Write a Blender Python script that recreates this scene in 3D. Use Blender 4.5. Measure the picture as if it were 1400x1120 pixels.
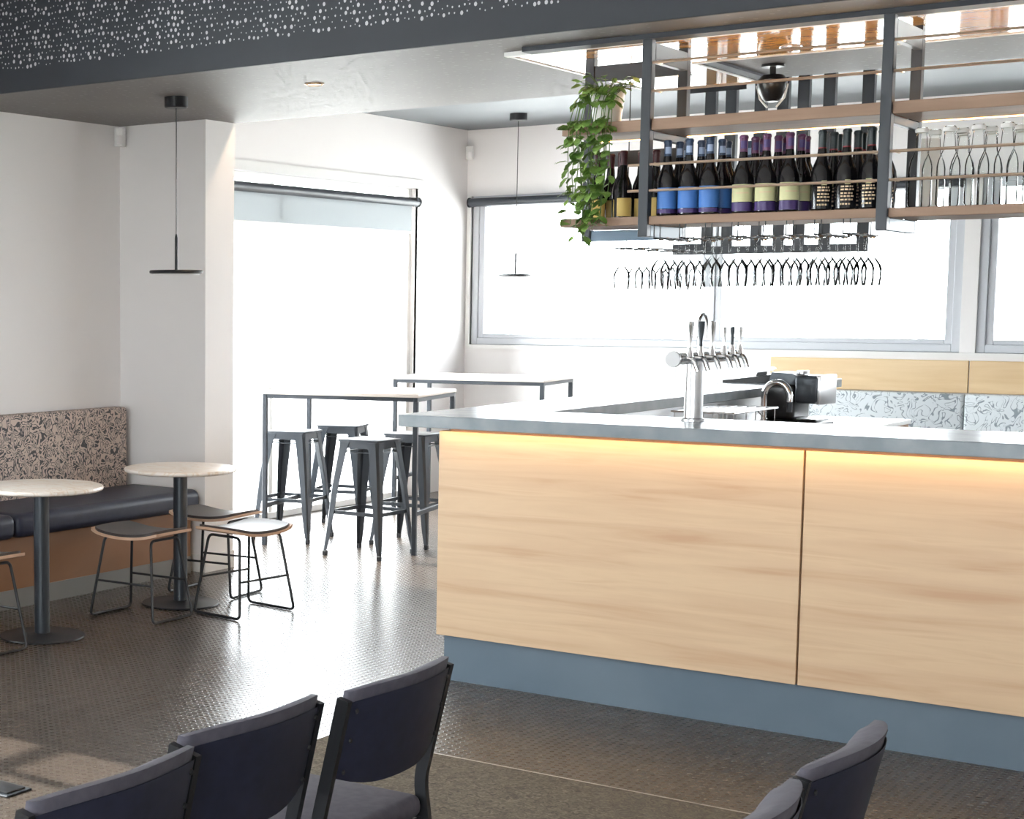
import bpy, bmesh, math, random
from mathutils import Vector, Matrix
random.seed(7)
PI = math.pi
for o in list(bpy.data.objects):
    bpy.data.objects.remove(o)
scene = bpy.context.scene
COL = scene.collection

# ------------------------------------------------------------------ camera
FPX, YAW, PITCH, PCX, PCY = 2266.36, 0.67750, 0.099655, 235.25, 642.21   # in a 1400 x 1120 frame
EYE = 1.6
cd = bpy.data.cameras.new('camera'); cam = bpy.data.objects.new('camera', cd); COL.objects.link(cam)
fwd = Vector((-math.sin(YAW)*math.cos(PITCH), math.cos(YAW)*math.cos(PITCH), -math.sin(PITCH)))
rgt = Vector((math.cos(YAW), math.sin(YAW), 0)); up = rgt.cross(fwd)
m = Matrix((rgt, up, -fwd)).transposed().to_4x4(); m.translation = (0, 0, EYE); cam.matrix_world = m
cd.sensor_fit = 'HORIZONTAL'; cd.sensor_width = 36; cd.lens = FPX/1400*36
cd.shift_x = (700-PCX)/1400; cd.shift_y = (PCY-560)/1400; cd.clip_start = 0.05; cd.clip_end = 200
scene.camera = cam

# ------------------------------------------------------------------ world, sun, exposure
w = bpy.data.worlds.new('world'); scene.world = w; w.use_nodes = True
bg = w.node_tree.nodes['Background']; bg.inputs[0].default_value = (0.93, 0.97, 1.0, 1); bg.inputs[1].default_value = 15.0
sd = bpy.data.lights.new('sun', 'SUN'); sun = bpy.data.objects.new('sun', sd); COL.objects.link(sun)
sd.energy = 14.0; sd.angle = math.radians(.8); sd.color = (1, 0.95, 0.88)
sun.rotation_euler = Vector((1, 0.0, -0.75)).to_track_quat('-Z', 'Y').to_euler()
scene.view_settings.view_transform = 'Standard'; scene.view_settings.look = 'None'
scene.view_settings.exposure = 0.13; scene.view_settings.gamma = 1.0
scene.view_settings.use_curve_mapping = False
scene.cycles.transparent_max_bounces = 64      # sight lines cross many thin glasses

def portal(loc, sx, sy, direction):
    d = bpy.data.lights.new('window_portal', 'AREA'); d.shape = 'RECTANGLE'; d.size = sx; d.size_y = sy
    d.cycles.is_portal = True
    o = bpy.data.objects.new('window_portal', d); COL.objects.link(o); o.location = loc
    o.rotation_euler = Vector(direction).to_track_quat('-Z', 'Z').to_euler()

# ------------------------------------------------------------------ materials
def mat(name, col=(.8, .8, .8), rough=.5, metal=0., **kw):
    mt = bpy.data.materials.new(name); mt.use_nodes = True
    b = mt.node_tree.nodes['Principled BSDF']
    b.inputs['Base Color'].default_value = (*col, 1); b.inputs['Roughness'].default_value = rough
    b.inputs['Metallic'].default_value = metal
    for k, v in kw.items():
        b.inputs[k.replace('_', ' ')].default_value = v
    return mt
def nt(mt):
    t = mt.node_tree; return t, t.nodes, t.links, t.nodes['Principled BSDF']
def coords(mt, scale=(1, 1, 1), rot=(0, 0, 0), space='Object'):
    t, n, l, b = nt(mt)
    tc = n.new('ShaderNodeTexCoord'); mp = n.new('ShaderNodeMapping')
    mp.inputs['Scale'].default_value = scale; mp.inputs['Rotation'].default_value = rot
    if space == 'World':
        g = n.new('ShaderNodeNewGeometry'); l.new(g.outputs['Position'], mp.inputs['Vector'])
    else:
        l.new(tc.outputs[space], mp.inputs['Vector'])
    return mp.outputs['Vector']
def noise(mt, vec, scale, detail=3, dist=0.):
    t, n, l, b = nt(mt); x = n.new('ShaderNodeTexNoise')
    x.inputs['Scale'].default_value = scale; x.inputs['Detail'].default_value = detail
    x.inputs['Distortion'].default_value = dist; l.new(vec, x.inputs['Vector']); return x
def ramp(mt, fac, stops):
    t, n, l, b = nt(mt); r = n.new('ShaderNodeValToRGB'); e = r.color_ramp.elements
    while len(e) < len(stops): e.new(0.5)
    for i, (p, c) in enumerate(stops): e[i].position = p; e[i].color = (*c, 1)
    l.new(fac, r.inputs['Fac']); return r
def bump(mt, h, strength=.2, dist=.01):
    t, n, l, b = nt(mt); x = n.new('ShaderNodeBump'); x.inputs['Strength'].default_value = strength
    x.inputs['Distance'].default_value = dist; l.new(h, x.inputs['Height']); l.new(x.outputs['Normal'], b.inputs['Normal'])
def mottled(name, c1, c2, scale, rough, bumpk=0., **kw):
    mt = mat(name, c1, rough, **kw); t, n, l, b = nt(mt)
    x = noise(mt, coords(mt, space='World'), scale, 5)
    r = ramp(mt, x.outputs['Fac'], [(.35, c1), (.65, c2)]); l.new(r.outputs['Color'], b.inputs['Base Color'])
    if bumpk: bump(mt, x.outputs['Fac'], bumpk, .004)
    return mt
def wood(name, stops, stretch, scale, rough=.45, **kw):
    mt = mat(name, stops[0][1], rough, **kw); t, n, l, b = nt(mt)
    v = coords(mt, stretch, space='World')
    a = noise(mt, v, scale, 6, .6)
    r = ramp(mt, a.outputs['Fac'], stops); l.new(r.outputs['Color'], b.inputs['Base Color'])
    return mt

M = {}
M['wall'] = mottled('white_paint', (.87, .845, .84), (.895, .87, .86), 1.2, .7)
M['white'] = mat('white_gloss', (.85, .84, .82), .4)
M['slate'] = mottled('slate_paint', (.024, .029, .039), (.029, .035, .046), 2.0, .55)
M['dot'] = mat('perforation_lining', (.55, .56, .58), .8)
M['soffit'] = mottled('soffit_paint', (.19, .18, .18), (.215, .205, .20), 1.5, .55, Specular_IOR_Level=.3)
M['softdot'] = mat('soffit_lining', (.30, .29, .285), .7, Specular_IOR_Level=.2)
M['ceil'] = mat('grey_ceiling', (.155, .168, .18), .6)
M['timberceil'] = wood('gloss_timber_ceiling', [(.3, (.80, .43, .13)), (.7, (.90, .54, .20))], (.4, 3, 1), 6, .06, Coat_Weight=.6, Coat_Roughness=.03)
M['oak'] = wood('blonde_oak', [(.28, (.50, .315, .19)), (.44, (.57, .395, .25)), (.6, (.62, .445, .285)), (.78, (.53, .35, .215))], (.5, 1, 8), 2.4, .42)
M['oakdark'] = wood('oak_edge', [(.3, (.29, .18, .118)), (.7, (.37, .235, .16))], (.6, 4, 6), 5, .5)
M['oakstrip'] = wood('oak_strip', [(.3, (.74, .53, .30)), (.7, (.82, .62, .38))], (.5, 1, 6), 3, .5)
M['basewood'] = wood('brown_veneer', [(.3, (.22, .105, .05)), (.7, (.29, .145, .075))], (6, .5, 1), 3, .5)
M['stone'] = mottled('concrete_stone', (.205, .235, .26), (.27, .295, .315), 9, .27)
M['kick'] = mottled('blue_grey_kick', (.105, .145, .185), (.125, .165, .205), 3, .38)
M['greykick'] = mat('grey_kick', (.22, .22, .21), .5)
M['navy'] = mottled('navy_vinyl', (.016, .020, .042), (.024, .029, .055), 14, .45, .15)
M['black'] = mat('black_metal', (.012, .013, .016), .42)
M['blackplastic'] = mat('black_plastic', (.015, .015, .017), .3)
M['charcoal'] = mat('charcoal_metal', (.044, .052, .063), .3, .3)
M['frame'] = mat('shelf_frame', (.045, .052, .064), .4)
M['frameblue'] = mat('shelf_rail_blue', (.16, .24, .33), .4)
M['alu'] = mat('window_aluminium', (.60, .62, .66), .45)
M['chrome'] = mat('chrome', (.75, .75, .76), .12, 1.)
M['steel'] = mat('brushed_steel', (.62, .62, .63), .3, 1.)
M['brass'] = mat('brass_rail', (.78, .60, .46), .3, .8)
M['plaster'] = mat('pale_table', (.82, .74, .68), .35)
M['marble'] = mat('marble_top', (.80, .70, .62), .3)
t, n, l, b = nt(M['marble'])
x = noise(M['marble'], coords(M['marble'], (1, 2.4, 1), (0, 0, .6), 'World'), 3.2, 6, 2.2)
r = ramp(M['marble'], x.outputs['Fac'], [(.45, (.92, .86, .79)), (.5, (.82, .69, .57)), (.54, (.92, .85, .78))]); l.new(r.outputs['Color'], b.inputs['Base Color'])
M['ply'] = wood('stool_ply', [(.3, (.58, .36, .24)), (.7, (.68, .46, .32))], (3, 3, 1), 3, .5)
M['pad'] = mat('stool_pad', (.055, .045, .043), .42)
M['label_blue'] = mat('blue_label', (.07, .22, .62), .5)
M['label_cream'] = mat('cream_label', (.72, .70, .40), .6)
M['label_gold'] = mat('gold_label', (.85, .60, .18), .5)
M['label_tan'] = mat('tan_print', (.80, .62, .40), .5)
M['purple'] = mat('purple_band', (.07, .04, .17), .4)
M['purplefoil'] = mat('purple_foil', (.12, .03, .10), .35)
M['redfoil'] = mat('red_foil', (.20, .008, .016), .35)
M['winefoil'] = mat('wine_foil', (.055, .006, .012), .35)
M['darkfoil'] = mat('dark_foil', (.018, .030, .034), .35)
M['bluefoil'] = mat('blue_foil', (.03, .06, .13), .3)
M['silver'] = mat('pale_neck_label', (.35, .45, .65), .4)
M['bottle'] = mat('dark_bottle_glass', (.006, .006, .008), .08)
M['bottle'].node_tree.nodes['Principled BSDF'].inputs['Coat Weight'].default_value = .3
M['leaf'] = mottled('pothos_leaf', (.10, .22, .035), (.26, .40, .09), 14, .45)
M['stem'] = mat('vine_stem', (.10, .18, .04), .6)
M['soil'] = mat('potting_soil', (.03, .02, .015), .9)
M['led'] = mat('led_strip', (1, .7, .35)); 
bb = M['led'].node_tree.nodes['Principled BSDF']; bb.inputs['Emission Color'].default_value = (1, .62, .26, 1); bb.inputs['Emission Strength'].default_value = 32
M['ledsoft'] = mat('soft_led_strip', (1, .7, .35)); bb = M['ledsoft'].node_tree.nodes['Principled BSDF']; bb.inputs['Emission Color'].default_value = (1, .58, .24, 1); bb.inputs['Emission Strength'].default_value = 9
M['lamp'] = mat('warm_lamp', (1, .85, .65))
bb = M['lamp'].node_tree.nodes['Principled BSDF']; bb.inputs['Emission Color'].default_value = (1, .78, .5, 1); bb.inputs['Emission Strength'].default_value = 14

def glassy(name, tint, gloss, rough=.02):
    mt = bpy.data.materials.new(name); mt.use_nodes = True; t = mt.node_tree; n = t.nodes; n.clear(); l = t.links
    out = n.new('ShaderNodeOutputMaterial'); tr = n.new('ShaderNodeBsdfTransparent'); gl = n.new('ShaderNodeBsdfGlossy')
    tr.inputs['Color'].default_value = (*tint, 1); gl.inputs['Roughness'].default_value = rough
    fr = n.new('ShaderNodeFresnel'); fr.inputs['IOR'].default_value = gloss
    mx = n.new('ShaderNodeMixShader'); l.new(fr.outputs[0], mx.inputs[0]); l.new(tr.outputs[0], mx.inputs[1]); l.new(gl.outputs[0], mx.inputs[2])
    l.new(mx.outputs[0], out.inputs['Surface']); return mt
M['pane'] = glassy('window_glass', (.98, .99, .99), 1.10)
M['glass'] = glassy('drinking_glass', (.955, .96, .96), 1.30)
M['clearbottle'] = glassy('clear_bottle_glass', (.98, .985, .98), 1.12)

# blind fabric: part of the daylight comes through
mt = M['blind'] = mat('blind_fabric', (.42, .44, .45), .8); t, n, l, b = nt(mt)
trl = n.new('ShaderNodeBsdfTranslucent'); trl.inputs['Color'].default_value = (.34, .36, .37, 1)
mx = n.new('ShaderNodeMixShader'); mx.inputs[0].default_value = .45
l.new(b.outputs[0], mx.inputs[1]); l.new(trl.outputs[0], mx.inputs[2]); l.new(mx.outputs[0], n['Material Output'].inputs['Surface'])

# squiggle fabric
def squiggle(name, base, ink, width=.17, sc=15, bands=7):
    mt = mat(name, base, .85); t, n, l, b = nt(mt)
    v = coords(mt, space='World')
    a = noise(mt, v, sc, 1.2, 1.3)
    m1 = n.new('ShaderNodeMath'); m1.operation = 'MULTIPLY'; m1.inputs[1].default_value = bands; l.new(a.outputs['Fac'], m1.inputs[0])
    m2 = n.new('ShaderNodeMath'); m2.operation = 'PINGPONG'; m2.inputs[1].default_value = .5; l.new(m1.outputs[0], m2.inputs[0])
    k = noise(mt, v, sc*2.1, 1); m3 = n.new('ShaderNodeMath'); m3.operation = 'MULTIPLY_ADD'; m3.inputs[1].default_value = -.42; l.new(k.outputs['Fac'], m3.inputs[0]); l.new(m2.outputs[0], m3.inputs[2])
    m4 = n.new('ShaderNodeMath'); m4.operation = 'ADD'; m4.inputs[1].default_value = .21; l.new(m3.outputs[0], m4.inputs[0])
    r = ramp(mt, m4.outputs[0], [(max(width-.05, 0), ink), (width+.03, base)]); l.new(r.outputs['Color'], b.inputs['Base Color'])
    return mt
M['squiggle'] = squiggle('squiggle_fabric', (.66, .54, .475), (.10, .095, .10), .21, 16, 7)
M['squiggleblue'] = squiggle('squiggle_fabric_pale', (.78, .83, .86), (.30, .35, .39), .10, 11, 5)

# studded rubber floor
mt = M['floor'] = mat('studded_rubber', (.085, .066, .054), .26); t, n, l, b = nt(mt)
v = coords(mt, (1, 1, 1), (0, 0, 0), 'World')
nz = noise(mt, v, .9, 4)
r = ramp(mt, nz.outputs['Fac'], [(.3, (.050, .039, .031)), (.7, (.075, .058, .046))]); l.new(r.outputs['Color'], b.inputs['Base Color'])
sep = n.new('ShaderNodeSeparateXYZ'); l.new(v, sep.inputs[0])
def mth(op, a, bval=None, c=None):
    x = n.new('ShaderNodeMath'); x.operation = op
    for i, q in enumerate((a, bval, c)):
        if q is None: continue
        if isinstance(q, (int, float)): x.inputs[i].default_value = q
        else: l.new(q, x.inputs[i])
    return x.outputs[0]
S = 2*PI/.062
sx = mth('SINE', mth('MULTIPLY', mth('ADD', sep.outputs[0], sep.outputs[1]), S)); sy = mth('SINE', mth('MULTIPLY', mth('SUBTRACT', sep.outputs[0], sep.outputs[1]), S))
h = mth('MULTIPLY', sx, sy); hh = mth('SMOOTH_MIN', mth('MAXIMUM', h, .25), .7, .1)
bump(mt, hh, .38, .006)
rs = ramp(mt, hh, [(.25, (.29, .29, .29)), (.7, (.18, .18, .18))]); l.new(rs.outputs['Color'], b.inputs['Roughness'])
rr = ramp(mt, nz.outputs['Fac'], [(.3, (.22, .22, .22)), (.75, (.34, .34, .34))]); 

mt = M['carpet'] = mat('brown_carpet', (.10, .085, .065), .95); t, n, l, b = nt(mt)
v = coords(mt, (1, 1, 1), (0, 0, .5), 'World'); a = noise(mt, v, 55, 4, 1.5)
r = ramp(mt, a.outputs['Fac'], [(.3, (.075, .062, .046)), (.55, (.16, .132, .097)), (.75, (.26, .22, .165))]); l.new(r.outputs['Color'], b.inputs['Base Color']); bump(mt, a.outputs['Fac'], .6, .006)
M['ground'] = mottled('pale_paving', (.62, .62, .60), (.70, .70, .68), .5, .8)
M['chairpad'] = mottled('grey_violet_upholstery', (.078, .074, .096), (.100, .094, .120), 40, .8, .2)
M['chairback'] = mottled('navy_shell', (.011, .0135, .032), (.016, .0185, .042), 30, .6)

# ------------------------------------------------------------------ mesh helpers
class MB:
    def __init__(s): s.bm = bmesh.new()
    def box(s, x0, x1, y0, y1, z0, z1, bev=0., seg=2, mtx=None):
        r = bmesh.ops.create_cube(s.bm, size=1.0)
        mm = Matrix.Translation(((x0+x1)/2, (y0+y1)/2, (z0+z1)/2)) @ Matrix.Diagonal((abs(x1-x0), abs(y1-y0), abs(z1-z0), 1))
        if mtx is not None: mm = mtx @ mm
        bmesh.ops.transform(s.bm, matrix=mm, verts=r['verts'])
        if bev:
            es = list({e for v in r['verts'] for e in v.link_edges})
            bmesh.ops.bevel(s.bm, geom=es, offset=bev, segments=seg, affect='EDGES', profile=.5)
        return s
    def tube(s, pts, rad, seg=8, closed=False, cap=True):
        pts = [Vector(p) for p in pts]; n = len(pts); rings = []
        ref = None
        for i, p in enumerate(pts):
            if closed: d = (pts[(i+1) % n]-pts[i-1])
            else: d = pts[min(i+1, n-1)]-pts[max(i-1, 0)]
            d.normalize()
            if ref is None:
                ref = d.orthogonal().normalized()
            ref = (ref-d*ref.dot(d)).normalized(); bi = d.cross(ref)
            rr = rad[i] if isinstance(rad, (list, tuple)) else rad
            rings.append([s.bm.verts.new(p+(ref*math.cos(2*PI*k/seg)+bi*math.sin(2*PI*k/seg))*rr) for k in range(seg)])
        for i in range(n if closed else n-1):
            a, c = rings[i], rings[(i+1) % n]
            for k in range(seg): s.bm.faces.new((a[k], a[(k+1) % seg], c[(k+1) % seg], c[k]))
        if cap and not closed:
            s.bm.faces.new(rings[0][::-1]); s.bm.faces.new(rings[-1])
        return s
    def lathe(s, prof, seg=24, c=(0, 0, 0), a0=0., a1=2*PI):
        full = abs(a1-a0-2*PI) < 1e-6; k = seg if full else seg+1; rings = []
        for (r, z) in prof:
            if r < 1e-6: rings.append([s.bm.verts.new((c[0], c[1], c[2]+z))])
            else: rings.append([s.bm.verts.new((c[0]+r*math.cos(a0+(a1-a0)*i/seg), c[1]+r*math.sin(a0+(a1-a0)*i/seg), c[2]+z)) for i in range(k)])
        for a, d in zip(rings, rings[1:]):
            for i in range(seg):
                j = (i+1) % k
                if len(a) == 1 and len(d) == 1: continue
                if len(a) == 1: s.bm.faces.new((a[0], d[j], d[i]))
                elif len(d) == 1: s.bm.faces.new((a[i], a[j], d[0]))
                else: s.bm.faces.new((a[i], a[j], d[j], d[i]))
        return s
    def prism(s, poly, axis, h0, h1):
        def P(u, v, h): return {'x': (h, u, v), 'y': (u, h, v), 'z': (u, v, h)}[axis]
        a = [s.bm.verts.new(P(u, v, h0)) for u, v in poly]; c = [s.bm.verts.new(P(u, v, h1)) for u, v in poly]; k = len(poly)
        s.bm.faces.new(a); s.bm.faces.new(c[::-1])
        for i in range(k): s.bm.faces.new((a[i], c[i], c[(i+1) % k], a[(i+1) % k]))
        return s
    def grid(s, f, nu, nv, closed_u=False):
        vs = [[s.bm.verts.new(f(i/nu, j/nv)) for j in range(nv+1)] for i in range(nu if closed_u else nu+1)]
        for i in range(nu):
            for j in range(nv):
                a, c = vs[i], vs[(i+1) % len(vs)]
                s.bm.faces.new((a[j], c[j], c[j+1], a[j+1]))
        return s
    def xf(s, mtx): bmesh.ops.transform(s.bm, matrix=mtx, verts=s.bm.verts); return s
    def build(s, name, material, parent=None, smooth=True, ang=35, solid=0., kind=None):
        bmesh.ops.recalc_face_normals(s.bm, faces=s.bm.faces)
        me = bpy.data.meshes.new(name); s.bm.to_mesh(me); s.bm.free()
        me.materials.append(M[material])
        if smooth:
            me.polygons.foreach_set('use_smooth', [True]*len(me.polygons)); me.set_sharp_from_angle(angle=math.radians(ang))
        o = bpy.data.objects.new(name, me); COL.objects.link(o)
        if parent: o.parent = parent
        if solid:
            md = o.modifiers.new('thickness', 'SOLIDIFY'); md.thickness = solid; md.offset = 0
        if kind: o['kind'] = kind
        return o
def tag(o, label, cat, group=None):
    o['label'] = label; o['category'] = cat
    if group: o['group'] = group
    return o
def thing(name, label, cat, loc=(0, 0, 0), rz=0., group=None):
    o = bpy.data.objects.new(name, None); COL.objects.link(o); o.empty_display_size = .1
    o.location = loc; o.rotation_euler = (0, 0, rz); return tag(o, label, cat, group)
def struct(o): o['kind'] = 'structure'; return o
def dup(root, loc, rz=0., label=None, group=None, scale=None):
    r = root.copy(); COL.objects.link(r); r.location = loc; r.rotation_euler = (0, 0, rz)
    if scale: r.scale = scale
    if label: r['label'] = label
    if group: r['group'] = group
    for ch in list(root.children):
        c = ch.copy(); COL.objects.link(c); c.parent = r
        for g in list(ch.children):
            d = g.copy(); COL.objects.link(d); d.parent = c
    return r
def fillet(pts, r, n=4):
    pts = [Vector(p) for p in pts]; out = [pts[0]]
    for a, p, c in zip(pts, pts[1:], pts[2:]):
        u = (a-p).normalized(); v = (c-p).normalized(); q = min(r, (a-p).length*.45, (c-p).length*.45)
        p0, p1 = p+u*q, p+v*q
        for i in range(n+1):
            k = i/n; out.append(p0*(1-k)**2+p*2*k*(1-k)+p1*k*k)
    out.append(pts[-1]); return out

# ------------------------------------------------------------------ room shell
XL, XW, YN, YF, YB = -6.66, -7.08, 7.77, 8.06, 12.86   # left wall, window wall, nib, soffit end, back wall
ZS, ZC, ZF, YS = 2.671, 3.083, 3.45, 6.17
XR, YR = 4.2, -4.0
struct(MB().box(XW-.2, XR+.2, YR-.2, YB+.2, -.1, 0).build('floor', 'floor'))
struct(MB().box(-3.32, XR, YR, 5.08, 0, .008).build('floor_carpet', 'carpet'))
struct(MB().box(-3.33, XR, 5.08, 5.088, 0, .009).box(-3.33, -3.32, YR, 5.08, 0, .009).build('trim_1', 'steel'))
struct(MB().box(-60, 60, -60, 80, -.16, -.11).build('ground_outside', 'ground'))
# left wall with a tall gridded window towards the front room
WY0, WY1, WZ0, WZ1 = 0.6, 4.36, .55, 2.62
struct(MB().box(XL-.2, XL, YR, WY0, 0, ZF).box(XL-.2, XL, WY1, YN, 0, ZF).box(XL-.2, XL, WY0, WY1, 0, WZ0).box(XL-.2, XL, WY0, WY1, WZ1, ZF).build('wall_left', 'wall'))
struct(MB().box(-7.3, -6.0, YN, 8.05, 0, ZC+.1).build('wall_nib', 'wall'))
struct(MB().box(-6.648, -6.0, YN-.012, YN, 0, .105).box(-6.0, -5.988, YN-.012, 8.05, 0, .105).build('baseboard_nib', 'white'))
DY0, DY1, DZ = 8.06, 12.03, 2.545
struct(MB().box(XW-.2, XW, DY1, YB+.2, 0, ZC).box(XW-.2, XW, 8.05, DY1, DZ, ZC).build('wall_window', 'wall'))
bx0, bx1, bx2, bx3, bz0, bz1 = -7.03, -3.08, -2.975, 3.6, 1.25, 2.52
struct(MB().box(XW-.2, bx0, YB, YB+.2, 0, ZC).box(bx0, XR+.2, YB, YB+.2, 0, bz0).box(bx0, XR+.2, YB, YB+.2, bz1, ZC).box(bx1, bx2, YB, YB+.2, bz0, bz1).box(bx3, XR+.2, YB, YB+.2, bz0, bz1).build('wall_back', 'wall'))
struct(MB().box(XR, XR+.2, YR, YB, 0, ZF).build('wall_right', 'wall'))
FX0, FX1 = -4.6, 2.4
struct(MB().box(XL-.2, FX0, YR-.2, YR, 0, ZF).box(FX1, XR+.2, YR-.2, YR, 0, ZF).box(FX0, FX1, YR-.2, YR, 0, .9).box(FX0, FX1, YR-.2, YR, 2.4, ZF).build('wall_front', 'wall'))
struct(MB().box(-7.3, XR, YS, YF, ZS, ZF).build('ceiling', 'soffit'))
struct(MB().box(-7.3, XR+.2, YF, YB+.2, ZC, ZC+.1).build('ceiling_back', 'ceil'))
struct(MB().box(-7.0, XR+.2, YR-.2, YS, ZF, ZF+.1).build('ceiling_front', 'wall'))
bulk = struct(MB().box(XL, XR, YS-.018, YS, ZS-.004, ZF, .002, 1).build('trim_2', 'slate'))
def dots(seedv, u0, u1, v0, v1, place, pitch, r_big, r_small):
    rnd = random.Random(seedv); mb = MB(); nu = int((u1-u0)/pitch); nv = int((v1-v0)/pitch)
    for i in range(nu):
        for j in range(nv):
            k = rnd.random()
            if k < .12: continue
            u = u0+(i+.5+(.5 if j % 2 else 0)+rnd.uniform(-.22, .22))*pitch; v = v0+(j+.5+rnd.uniform(-.22, .22))*pitch
            rr = r_big*rnd.uniform(.85, 1.15) if k > .72 else r_small*rnd.uniform(.7, 1.3)
            if u > u1: continue
            vs = [mb.bm.verts.new(place(u+rr*math.cos(a*PI/3.5), v+rr*1.25*math.sin(a*PI/3.5), 1)) for a in range(7)]
            mb.bm.faces.new(vs)
    return mb
dots(3, -6.6, -2.2, 2.775, 3.3, lambda u, v, k: (u, YS-.0188, v), .027, .0072, .0034).build('perforation', 'dot', bulk, smooth=False, kind='stuff')
soff = bpy.data.objects['ceiling']
dots(5, -6.6, 0., 6.2, 8.03, lambda u, v, k: (u, v, ZS-.0008), .062, .0105, .006).build('perforation', 'softdot', soff, smooth=False, kind='stuff')
# gloss timber L over the bar
struct(MB().box(-3.41, XR-.1, 6.57, 7.25, ZS-.012, ZS).box(-3.41, -2.89, 7.25, YF-.005, ZS-.012, ZS).build('ceiling_timber', 'timberceil', smooth=False))
struct(MB().box(-3.43, -3.41, 6.55, YF-.005, ZS-.016, ZS).box(-3.43, XR-.1, 6.53, 6.57, ZS-.018, ZS).box(-2.89, XR-.1, 7.25, 7.27, ZS-.016, ZS).box(-2.89, -2.87, 7.27, YF-.005, ZS-.016, ZS).build('trim_3', 'white', smooth=False))
struct(MB().box(-3.30, XR-.1, 6.44, 6.53, ZS-.02, ZS).box(-2.87, -2.80, 7.27, YF-.005, ZS-.012, ZS).build('trim_4', 'slate', smooth=False))

# windows
def glazing(name, axis, pos, u0, u1, z0, z1, muls, transoms, fw=.06, depth=.07, m_frame='alu', label=None):
    e = bpy.data.objects.new(name, None); COL.objects.link(e); struct(e)
    def bxx(mb, a, b_, c, d, dy=0.): 
        return mb.box(a, b_, pos-depth/2+dy, pos+depth/2-dy, c, d, .004, 1) if axis == 'x' else mb.box(pos-depth/2+dy, pos+depth/2-dy, a, b_, c, d, .004, 1)
    f = MB(); bxx(f, u0, u0+fw, z0, z1); bxx(f, u1-fw, u1, z0, z1); bxx(f, u0+fw, u1-fw, z0, z0+fw); bxx(f, u0+fw, u1-fw, z1-fw, z1)
    f.build('window_frame', m_frame, e)
    us = [u0+fw]+[q for mu in muls for q in (mu-fw/2, mu+fw/2)]+[u1-fw]
    zs_ = [z0+fw]+[q for tz in transoms for q in (tz-.03, tz+.03)]+[z1-fw]
    for mu in muls: bxx(MB(), mu-fw/2, mu+fw/2, z0+fw, z1-fw, .004).build('mullion', m_frame, e)
    for tz in transoms:
        for i in range(0, len(us), 2): bxx(MB(), us[i], us[i+1], tz-.03, tz+.03, .006).build('transom', m_frame, e)
    for i in range(0, len(us), 2):
        for j in range(0, len(zs_), 2):
            if name in ('window_1', 'window_2'):
                s = MB(); q = .05
                bxx(s, us[i], us[i]+q, zs_[j], zs_[j+1], .014); bxx(s, us[i+1]-q, us[i+1], zs_[j], zs_[j+1], .014)
                bxx(s, us[i]+q, us[i+1]-q, zs_[j], zs_[j]+.035, .014); bxx(s, us[i]+q, us[i+1]-q, zs_[j+1]-.035, zs_[j+1], .014)
                s.build('sash', m_frame, e)
            p = MB()
            bxx(p, us[i]+.001, us[i+1]-.001, zs_[j]+.001, zs_[j+1]-.001, depth/2-.003); p.build('pane', 'pane', e, smooth=False)
    return e
glazing('window_1', 'x', YB+.05, bx0, bx1, bz0, bz1, [-4.92], [])
glazing('window_2', 'x', YB+.05, bx2, bx3, bz0, bz1, [-.8, 1.4], [])
glazing('door_1', 'y', XW-.10, DY0, DY1, 0, DZ, [10.05], [], .05, .09, 'white')
glazing('window_3', 'y', XL-.1, WY0, WY1, WZ0, WZ1, [3.98, 2.9, 1.8], [2.07], .06)
glazing('window_4', 'x', YR-.1, FX0, FX1, .9, 2.4, [-2.8, -1., .8], [], .06)
struct(MB().box(XW-.02, XW+.012, DY1, DY1+.09, 0, DZ+.07).box(XW-.02, XW+.012, DY0, DY1, DZ, DZ+.07).build('trim_5', 'white'))
struct(MB().box(bx0-.03, bx3, YB-.025, YB+.02, bz0-.035, bz0).box(bx0-.035, bx0, YB-.02, YB+.02, bz0, bz1).build('trim_6', 'white'))
portal((XW-.25, (DY0+DY1)/2, DZ/2), DY1-DY0, DZ, (1, 0, 0))
portal(((bx0+bx3)/2, YB+.25, (bz0+bz1)/2), bx3-bx0, bz1-bz0, (0, -1, 0))
portal((XL-.25, (WY0+WY1)/2, (WZ0+WZ1)/2), WY1-WY0, WZ1-WZ0, (1, 0, 0))
portal(((FX0+FX1)/2, YR-.25, 1.65), FX1-FX0, 1.5, (0, 1, 0))

# oak panels on the back wall
e = bpy.data.objects.new('trim_7', None); COL.objects.link(e); struct(e)
for a, c in ((-4.42, -3.008), (-3.0, -1.58), (-1.572, -.15)):
    MB().box(a, c, YB-.02, YB, .962, 1.195, .003, 1).build('panel', 'oakstrip', e)

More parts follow.
